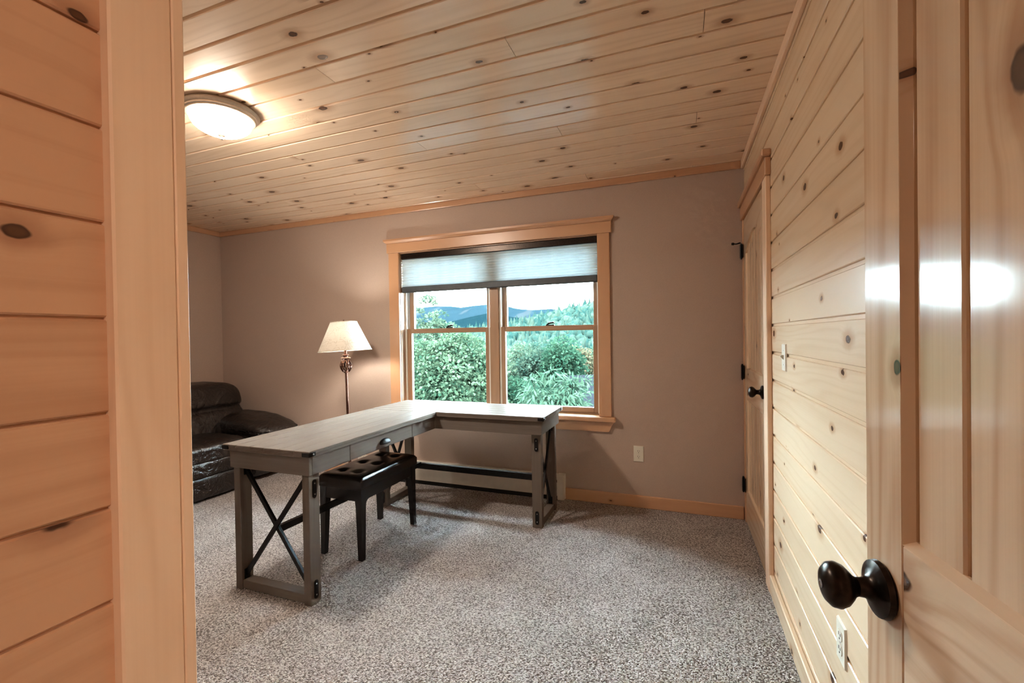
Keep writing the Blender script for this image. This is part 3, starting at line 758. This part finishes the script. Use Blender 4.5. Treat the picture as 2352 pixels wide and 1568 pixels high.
for r, z in ((.208, 0), (.104, .235)):
    MB().tube([(r * math.cos(2 * PI * i / 48), r * math.sin(2 * PI * i / 48), z) for i in range(49)], .003, 6).build('shade_rim', 'shade', shd, SHM, smooth=True)
hp = MB()
for s in (1, -1): hp.tube([(0, s * .012, .02), (0, s * .05, .08), (0, s * .05, .16), (0, 0, .222)], .0025, 6)
for k in range(3):
    a = 2 * PI * k / 3; hp.tube([(0, 0, .224), (.104 * math.cos(a), .104 * math.sin(a), .232)], .002, 6)
hp.build('harp', 'copper', la, SHM, smooth=True)
MB().lathe([(.0001, .224), (.008, .226), (.006, .236), (.009, .243), (.006, .25), (.0001, .254)], 14).build('finial', 'copper', la, SHM, smooth=True)
MB().lathe([(.0001, .02), (.013, .022), (.013, .045), (.026, .075), (.030, .095), (.026, .115), (.014, .128), (.0001, .131)], 20).build('light_bulb', 'bulb', la, SHM @ T(0, 0, .045), smooth='all')

# ------------------------------------------------------------------ leather sofa
sf = tag(empty('leather_sofa', (-4.0, 2.2, 0)), 'dark brown leather reclining sofa against the left wall', 'sofa')
from mathutils import noise as mn
def cushion(name, lo, hi, e=4.0, n=16, wr_=.008, fr=6.0, fn=None, parent=sf):
    c = [(a + b) / 2 for a, b in zip(lo, hi)]; h = [(b - a) / 2 for a, b in zip(lo, hi)]
    bm = bmesh.new(); bmesh.ops.create_cube(bm, size=2)
    bmesh.ops.subdivide_edges(bm, edges=bm.edges[:], cuts=n, use_grid_fill=True)
    for v in bm.verts:
        p = v.co.copy(); L = (abs(p.x) ** e + abs(p.y) ** e + abs(p.z) ** e) ** (1 / e)
        d = p / L
        w_ = Vector((c[0] + d.x * h[0], c[1] + d.y * h[1], c[2] + d.z * h[2]))
        if fn: w_ = fn(w_, d)
        nn = mn.noise(w_ * fr) + .5 * mn.noise(Vector((w_.x, w_.y * 3.2, w_.z)) * fr * 1.6)
        v.co = w_ + Vector((d.x, d.y, d.z)).normalized() * wr_ * nn - Vector(c)
    me = bpy.data.meshes.new(name); bm.to_mesh(me); bm.free(); me.shade_smooth()
    return obj(name, me, 'leather', parent, T(*c))
def lean(k, z0):
    def f(w_, d): return Vector((w_.x - k * (w_.z - z0), w_.y, w_.z))
    return f
def back_fn(w_, d):
    x = w_.x - .22 * (w_.z - .40)
    g = math.exp(-((w_.z - .63) / .022) ** 2)          # stitched crease
    if d.x > .2: x -= .045 * g
    return Vector((x, w_.y, w_.z))
SEATS = [(1.15, 1.98), (1.98, 2.83)]
for a, b in SEATS:
    cushion('back_cushion', (-4.36, a + .005, .33), (-3.93, b + .36 * (b > 2.5) - .005, .875), 5.5, 22, .010, 6, back_fn)
    cushion('seat_cushion', (-4.15, a + .005, .27), (-3.475, b - .005, .455), 5, 18, .010, 5)
    cushion('footrest', (-3.62, a + .01, .185), (-3.475, b - .01, .325), 4, 14, .006, 6)
    cushion('front_panel', (-3.64, a + .01, .015), (-3.49, b - .01, .205), 5, 14, .006, 6)
def arm_fn(w_, d):
    t = (w_.x + 4.2) / .75
    return Vector((w_.x, w_.y + .03 * d.z * 0, w_.z - .07 * max(t, 0) ** 2 * (1 if d.z > 0 else .25)))
for y0, y1 in ((2.84, 3.325), (.75, 1.22)):
    cushion('arm_pad', (-4.30, y0 + .03, .36), (-3.37, y1, .585), 3.2, 20, .010, 6, arm_fn)
    cushion('arm_side', (-4.36, y0 + .04, .012), (-3.52, y1 - .06, .47), 6, 14, .004, 5)
cushion('frame_back', (-4.53, .75, .012), (-4.22, 3.25, .66), 8, 12, .003, 4)

ev = struct(MB().box((-6.2, YB + .17, 2.50), (1.8, YB + .75, 2.62)).build('added_overhang', 'white_trim'), 'unseen overhang added above the window to cut skylight on the desk', 'skylight_blocker')  # out of view, added to block high sky from the desk top
# ================================================================== OUTSIDE
rng = np.random.default_rng(5)
def npmesh(name, V, Fq, mat, smooth=False):
    me = bpy.data.meshes.new(name); nF = len(Fq); k = Fq.shape[1]
    me.vertices.add(len(V)); me.vertices.foreach_set('co', np.asarray(V, np.float32).ravel())
    me.loops.add(nF * k); me.loops.foreach_set('vertex_index', np.asarray(Fq, np.int32).ravel())
    me.polygons.add(nF); me.polygons.foreach_set('loop_start', np.arange(0, nF * k, k, dtype=np.int32))
    me.update(calc_edges=True); me.materials.append(M[mat])
    if smooth: me.shade_smooth()
    return me
def leaf_cloud(clumps, n, L, Wd, droop=.5):
    """clumps: (x,y,z,r); returns diamonds folded along the midrib"""
    cl_ = np.array(clumps); pr = cl_[:, 3] ** 2; idx = rng.choice(len(cl_), n, p=pr / pr.sum())
    d = rng.normal(size=(n, 3)); d /= np.linalg.norm(d, axis=1)[:, None]
    d[:, 2] = np.where(d[:, 2] < -.3, -d[:, 2], d[:, 2])
    rad = cl_[idx, 3] * rng.uniform(.55, 1.05, n) ** .5
    P = cl_[idx, :3] + d * rad[:, None] * np.array([1, 1, .62])
    ax = d * .8 + rng.normal(size=(n, 3)) * .55; ax[:, 2] -= droop; ax /= np.linalg.norm(ax, axis=1)[:, None]
    nm = d + rng.normal(size=(n, 3)) * .5 + np.array([0, 0, .8]); sd = np.cross(ax, nm); sd /= np.linalg.norm(sd, axis=1)[:, None] + 1e-9
    up = np.cross(sd, ax); s = rng.uniform(.65, 1.25, n)[:, None]
    V = np.stack([P, P + ax * L * .45 * s + sd * Wd * .5 * s + up * Wd * .12 * s, P + ax * L * s, P + ax * L * .45 * s - sd * Wd * .5 * s + up * Wd * .12 * s], 1).reshape(-1, 3)
    return V, np.arange(4 * n).reshape(-1, 4)
def tree(name, label, x, y, zb, crown, nclump, nleaf, L, Wd, mat, bark='bark', trunk_r=.14, cr=(.35, .8), group=None, droop=.4, top_thin=False):
    """crown = (cz, rx, rz): crown centre height and radii"""
    cz, rx, rz = crown
    root = tag(empty(name, (x, y, zb)), label, 'tree', group)
    cl_ = []
    while len(cl_) < nclump:
        d = rng.normal(size=3); d /= np.linalg.norm(d); s = rng.uniform(.45, 1.0)
        r = rng.uniform(*cr)
        if d[2] < -.75: continue
        cl_.append((x + d[0] * rx * s, y + d[1] * rx * s, cz + d[2] * rz * s, r * (.6 if top_thin and d[2] * s > .4 else 1)))
    tr = MB(); top = cz + rz * .55
    pts = [(x, y, zb), (x + .1, y, zb + (top - zb) * .35), (x - .05, y + .1, zb + (top - zb) * .7), (x + .08, y, top)]
    tr.tube(pts, [trunk_r, trunk_r * .75, trunk_r * .5, trunk_r * .15], 8)
    tr.build('trunk', bark, root, smooth=True)
    br = MB()
    for c in cl_[:min(26, nclump)]:
        t = rng.uniform(.3, .8); p0 = Vector((x, y, zb + (top - zb) * t)); p1 = Vector(c[:3])
        pm = (p0 + p1) / 2 + Vector((0, 0, .15))
        br.tube([p0, pm, p1], [trunk_r * .28, trunk_r * .18, trunk_r * .06], 5)
    br.build('branches', bark, root, smooth=True)
    V, Fq = leaf_cloud(cl_, nleaf, L, Wd, droop)
    V = V - np.array([x, y, zb])
    o = obj('foliage', npmesh('foliage', V, Fq, mat), None, root, T(x, y, zb)); o['kind'] = 'stuff'
    return root, cl_
def ray_at(px, py, Y):
    d = fw + r2 * ((px - 1176) / F_PX) - u2 * ((py - 784) / F_PX)
    t = Y / d.y; return (d.x * t, Y, EYE + d.z * t)

# ground falling away from the house, built as one terrain grid
def gz(x, y):
    return -3.6 - .16 * (y - 3.5) * (1 / (1 + ((y - 3.5) / 80) ** 1)) * 1.0 + .25 * math.sin(x * .15) * math.sin(y * .12)
def grid(name, xs, ys, zf, mat, label, cat, smooth=True):
    V = np.array([(x, y, zf(x, y)) for y in ys for x in xs]); n = len(xs); mI = len(ys)
    Fq = np.array([(j * n + i, j * n + i + 1, (j + 1) * n + i + 1, (j + 1) * n + i) for j in range(mI - 1) for i in range(n - 1)])
    o = obj(name, npmesh(name, V, Fq, mat, smooth), None)
    return struct(o, label, cat)
grid('terrain', np.linspace(-60, 40, 50), np.linspace(3.6, 120, 60), gz, 'ground', 'grassy ground sloping down from the house outside', 'ground')

def interp_ridge(pts, Y):
    P = [ray_at(px, py, Y) for px, py in pts]; return [p[0] for p in P], [p[2] for p in P]
def ridge(name, pts, Y, depth, base_z, mat, label, rough, wide):
    xs_, zs_ = interp_ridge(pts, Y)
    x0, x1 = xs_[0] - wide, xs_[-1] + wide
    def crest(x):
        z = float(np.interp(x, xs_, zs_))
        if x < xs_[0]: z -= .10 * (xs_[0] - x)
        if x > xs_[-1]: z += .02 * (x - xs_[-1])
        return z
    def zf(x, y):
        t = (y - (Y - depth)) / depth                     # 0 at the foot, 1 at the crest
        k = t ** .8 if t <= 1 else 1 - (t - 1) * 1.5
        zc = crest(x)
        return base_z + (zc - base_z) * k + rough * mn.fractal(Vector((x, y, 0)) * (3.0 / depth), 1.0, 2.0, 4) * math.sin(PI * min(max(t, 0), 1)) ** 1
    grid(name, np.linspace(x0, x1, 90), np.linspace(Y - depth, Y + depth * .5, 46), zf, mat, label, 'mountain')
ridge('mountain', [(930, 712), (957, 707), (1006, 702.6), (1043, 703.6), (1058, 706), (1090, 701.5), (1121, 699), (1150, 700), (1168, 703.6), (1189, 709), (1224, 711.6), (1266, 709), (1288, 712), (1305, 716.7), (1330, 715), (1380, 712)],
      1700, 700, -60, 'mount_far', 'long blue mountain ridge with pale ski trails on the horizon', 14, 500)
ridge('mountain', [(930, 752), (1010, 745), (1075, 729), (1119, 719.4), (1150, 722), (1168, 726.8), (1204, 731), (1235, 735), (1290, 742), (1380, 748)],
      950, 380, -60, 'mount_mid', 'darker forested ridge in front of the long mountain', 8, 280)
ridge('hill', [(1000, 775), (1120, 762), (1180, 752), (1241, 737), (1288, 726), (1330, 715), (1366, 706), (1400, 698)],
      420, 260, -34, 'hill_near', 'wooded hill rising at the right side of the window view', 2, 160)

# tree crowns that clothe the hill and the valley: uncountable forest
bmi = bmesh.new(); bmesh.ops.create_icosphere(bmi, subdivisions=2, radius=1)
IV = np.array([v.co[:] for v in bmi.verts]); IF = np.array([[v.index for v in f.verts] for f in bmi.faces]); bmi.free()
Vs, Fs = [], []; hobj = bpy.data.objects['hill']
hx, hz_ = interp_ridge([(1000, 775), (1120, 762), (1180, 752), (1241, 737), (1288, 726), (1330, 715), (1366, 706), (1400, 698)], 420)
def hill_z(x, y):
    t = (y - 160) / 260; zc = float(np.interp(x, hx, hz_))
    return -34 + (zc + 34) * max(t, 0) ** .8 if t > 0 else -34 + (160 - y) * .12
cnt = 0
for i in range(3400):
    y = 75 + 350 * rng.uniform() ** 1.25
    x = rng.uniform(-.62, -.10) * y + rng.uniform(-4, 8)
    z = hill_z(x, y)
    con = rng.uniform() < .28
    r = rng.uniform(2.0, 4.2); h = r * (1.9 if con else 1.15)
    V = IV * (1 + .22 * rng.normal(size=(len(IV), 1)))
    if con: V[:, :2] *= np.clip(.75 - V[:, 2:3] * .7, .05, 1)
    V = V * np.array([r * (.7 if con else 1), r * (.7 if con else 1), h]) + np.array([x, y, z + h * .55])
    Vs.append(V); Fs.append(IF + cnt * len(IV)); cnt += 1
fo = obj('forest', npmesh('forest', np.concatenate(Vs), np.concatenate(Fs), 'crown_hill'), None)
tag(fo, 'mixed green forest covering the hillside beyond the window', 'forest', kind='stuff')

# neighbouring house
hs = tag(empty('neighbour_house', (-3.2, 19, -5)), 'brown gabled house with grey shingle roof below the window view', 'house')
P0 = Vector(ray_at(1312, 862, 18)); rd = Vector((.8, .6, 0)); pd = Vector((.6, -.8, 0)); rl = 9.0; slope = .78
def HP(a, b, z): return P0 + rd * a + pd * b + Vector((0, 0, z))
rf = MB(); wd_ = 4.2
rf.add([HP(-.25, 0, 0), HP(rl, 0, 0), HP(rl, wd_, -wd_ * slope), HP(-.25, wd_, -wd_ * slope), HP(-.25, 0, -.14), HP(rl, 0, -.14), HP(rl, wd_, -wd_ * slope - .14), HP(-.25, wd_, -wd_ * slope - .14)],
       [(0, 1, 2, 3), (7, 6, 5, 4), (0, 1, 5, 4), (1, 2, 6, 5), (2, 3, 7, 6), (3, 0, 4, 7)])
rf.build('roof', 'shingle', hs)
rb = MB(); rb.add([HP(-.25, 0, 0), HP(rl, 0, 0), HP(rl, -wd_, -wd_ * slope), HP(-.25, -wd_, -wd_ * slope), HP(-.25, 0, -.14), HP(rl, 0, -.14), HP(rl, -wd_, -wd_ * slope - .14), HP(-.25, -wd_, -wd_ * slope - .14)],
       [(0, 1, 2, 3), (7, 6, 5, 4), (0, 1, 5, 4), (1, 2, 6, 5), (2, 3, 7, 6), (3, 0, 4, 7)])
rb.build('roof', 'shingle', hs)
wl = MB(); ww = wd_ - .35
pl = [(-ww, -7), (ww, -7), (ww, -ww * slope - .15), (0, -.15), (-ww, -ww * slope - .15)]
wl.add([HP(.1, b, z) for b, z in pl] + [HP(rl - .2, b, z) for b, z in pl], [(0, 1, 2, 3, 4), (9, 8, 7, 6, 5)] + [(i, (i + 1) % 5, 5 + (i + 1) % 5, 5 + i) for i in range(5)])
wl.build('gable_wall', 'siding', hs)
for s in (1, -1):
    MB().bar(HP(-.27, 0, -.09), HP(-.27, s * wd_, -wd_ * slope - .09), .03, .2, (0, 0, 1)).build('rake_board', 'white_trim', hs)
wn = empty('house_window', HP(.05, .35, -1.2), None, hs)
MB().add([HP(a, b, z) for a in (.04, .12) for b, z in ((.0, -1.45), (.55, -1.45), (.55, -.85), (.0, -.85))], [(0, 1, 2, 3), (7, 6, 5, 4)] + [(i, (i + 1) % 4, 4 + (i + 1) % 4, 4 + i) for i in range(4)]).build('frame', 'white_trim', wn)
MB().add([HP(a, b, z) for a in (.03, .05) for b, z in ((.08, -1.37), (.47, -1.37), (.47, -.93), (.08, -.93))], [(0, 1, 2, 3), (7, 6, 5, 4)] + [(i, (i + 1) % 4, 4 + (i + 1) % 4, 4 + i) for i in range(4)]).build('pane', 'glass', wn)

# trees near the house
def at(px, py, Y): return ray_at(px, py, Y)
def tr(name, label, px, Y, top, bot, halfw, n, L, mat, **kw):
    """crown spans image rows top..bot at distance Y, half width halfw px"""
    a = at(px, top, Y); b = at(px, bot, Y); rx = halfw * Y / F_PX / .93
    cz = (a[2] + b[2]) / 2; rz = max((a[2] - b[2]) / 2, .6)
    return tree(name, label, a[0], Y, gz(a[0], Y) - .3, (cz, rx, rz), kw.pop('nc', 70), n, L, L * kw.pop('wl', .75), mat, **kw)
tr('maple_tree', 'large bright green maple filling the left half of the window', 1035, 12.5, 775, 985, 118, 30000, .115, 'leaf_maple', nc=110, cr=(.35, .75))
tr('birch_tree', 'tall thin birch with white trunk behind the big maple', 990, 17, 688, 900, 82, 9000, .13, 'leaf_birch', bark='birch', nc=60, cr=(.3, .6), top_thin=True, trunk_r=.11)
G = 'trees down the slope outside the window'
tr('broadleaf_tree', 'pale green tree just right of the window mullion', 1195, 30, 797, 960, 48, 9000, .20, 'leaf_birch', cr=(.6, 1.2), group=G)
tr('broadleaf_tree', 'mid green tree in the middle of the right window pane', 1240, 27, 800, 960, 45, 9000, .19, 'leaf_mid', cr=(.6, 1.1), group=G)
tr('broadleaf_tree', 'tall dark green tree above the long-leaved tree outside', 1290, 25, 785, 950, 34, 9000, .18, 'leaf_dark', cr=(.5, 1.0), group=G)
tr('autumn_tree', 'pale orange early autumn tree above the neighbouring roof', 1333, 31, 800, 930, 30, 6500, .20, 'leaf_gold', bark='birch', cr=(.6, 1.0), group=G)
tr('broadleaf_tree', 'green tree at the edge of the right window pane', 1385, 36, 795, 900, 34, 5000, .24, 'leaf_mid', cr=(.7, 1.2), group=G)
tr('broadleaf_tree', 'yellow green tree behind the maple near the mullion', 1120, 24, 790, 930, 40, 7000, .18, 'leaf_birch', cr=(.5, 1.0), group=G)
tr('broadleaf_tree', 'dark green tree behind the maple at the window edge', 925, 22, 770, 960, 60, 8000, .18, 'leaf_mid', cr=(.5, 1.1), group=G)
tr('broadleaf_tree', 'low dark tree below the maple beside the window bottom', 1180, 14, 880, 990, 40, 8000, .10, 'leaf_dark', cr=(.3, .6), group=G)
# near tree with long drooping leaves: the closest leaves are single pieces
nt, ncl = tr('long_leaved_tree', 'small tree with long drooping leaves in front of brown house', 1272, 8.2, 868, 985, 74, 2600, .15, 'leaf_long', wl=.26, nc=46, cr=(.16, .30), droop=.9, trunk_r=.05)
lm = MB(); LL, LW = .165, .042
sp_ = [(0, 0), (.2, .8), (.45, 1), (.75, .6), (1, 0)]
vs = [(LL * t, 0, -.03 * t * t) for t, _ in sp_] + [(LL * t, LW / 2 * k, .006 - .03 * t * t) for t, k in sp_[1:4]] + [(LL * t, -LW / 2 * k, .006 - .03 * t * t) for t, k in sp_[1:4]]
lm.add(vs, [(0, 1, 5), (1, 2, 6, 5), (2, 3, 7, 6), (3, 4, 7), (0, 8, 1), (1, 8, 9, 2), (2, 9, 10, 3), (3, 10, 4)])
lme = None
front = sorted(ncl, key=lambda c: c[1])[:30]
for i in range(280):
    c = front[i % len(front)]
    d = Vector(rng.normal(size=3)); d.y = -abs(d.y); d.normalize()
    p = Vector(c[:3]) + Vector((d.x, d.y, d.z * .6)) * c[3]
    ax = (d * .8 + Vector((rng.normal() * .5, rng.normal() * .4, -.6))).normalized(); nm = (Vector((0, -.5, 1)) + d * .3).normalized()
    sd = nm.cross(ax).normalized(); nm = ax.cross(sd)
    Q = Matrix(((ax.x, sd.x, nm.x, p.x), (ax.y, sd.y, nm.y, p.y), (ax.z, sd.z, nm.z, p.z), (0, 0, 0, 1)))
    if lme is None:
        o = lm.build('leaf', 'leaf_long', nt, Q, smooth='all', fix=False); lme = o.data
    else: obj('leaf', lme, None, nt, Q)

# thin blue air between the near trees and the mountains
hzm = NT('mountain_haze')
vsn = hzm.n('VolumeScatter', {'Color': (.42, .74, 1, 1), 'Density': .000004, 'Anisotropy': 0.0})
hzm.t.links.new(vsn.outputs[0], hzm.out.inputs[1])
M['haze'] = hzm.m
hb = MB().box((-1900, 130, -80), (700, 2100, 260)).build('haze', 'haze')
tag(hb, 'thin blue haze in the air before the mountains', 'haze', kind='stuff')
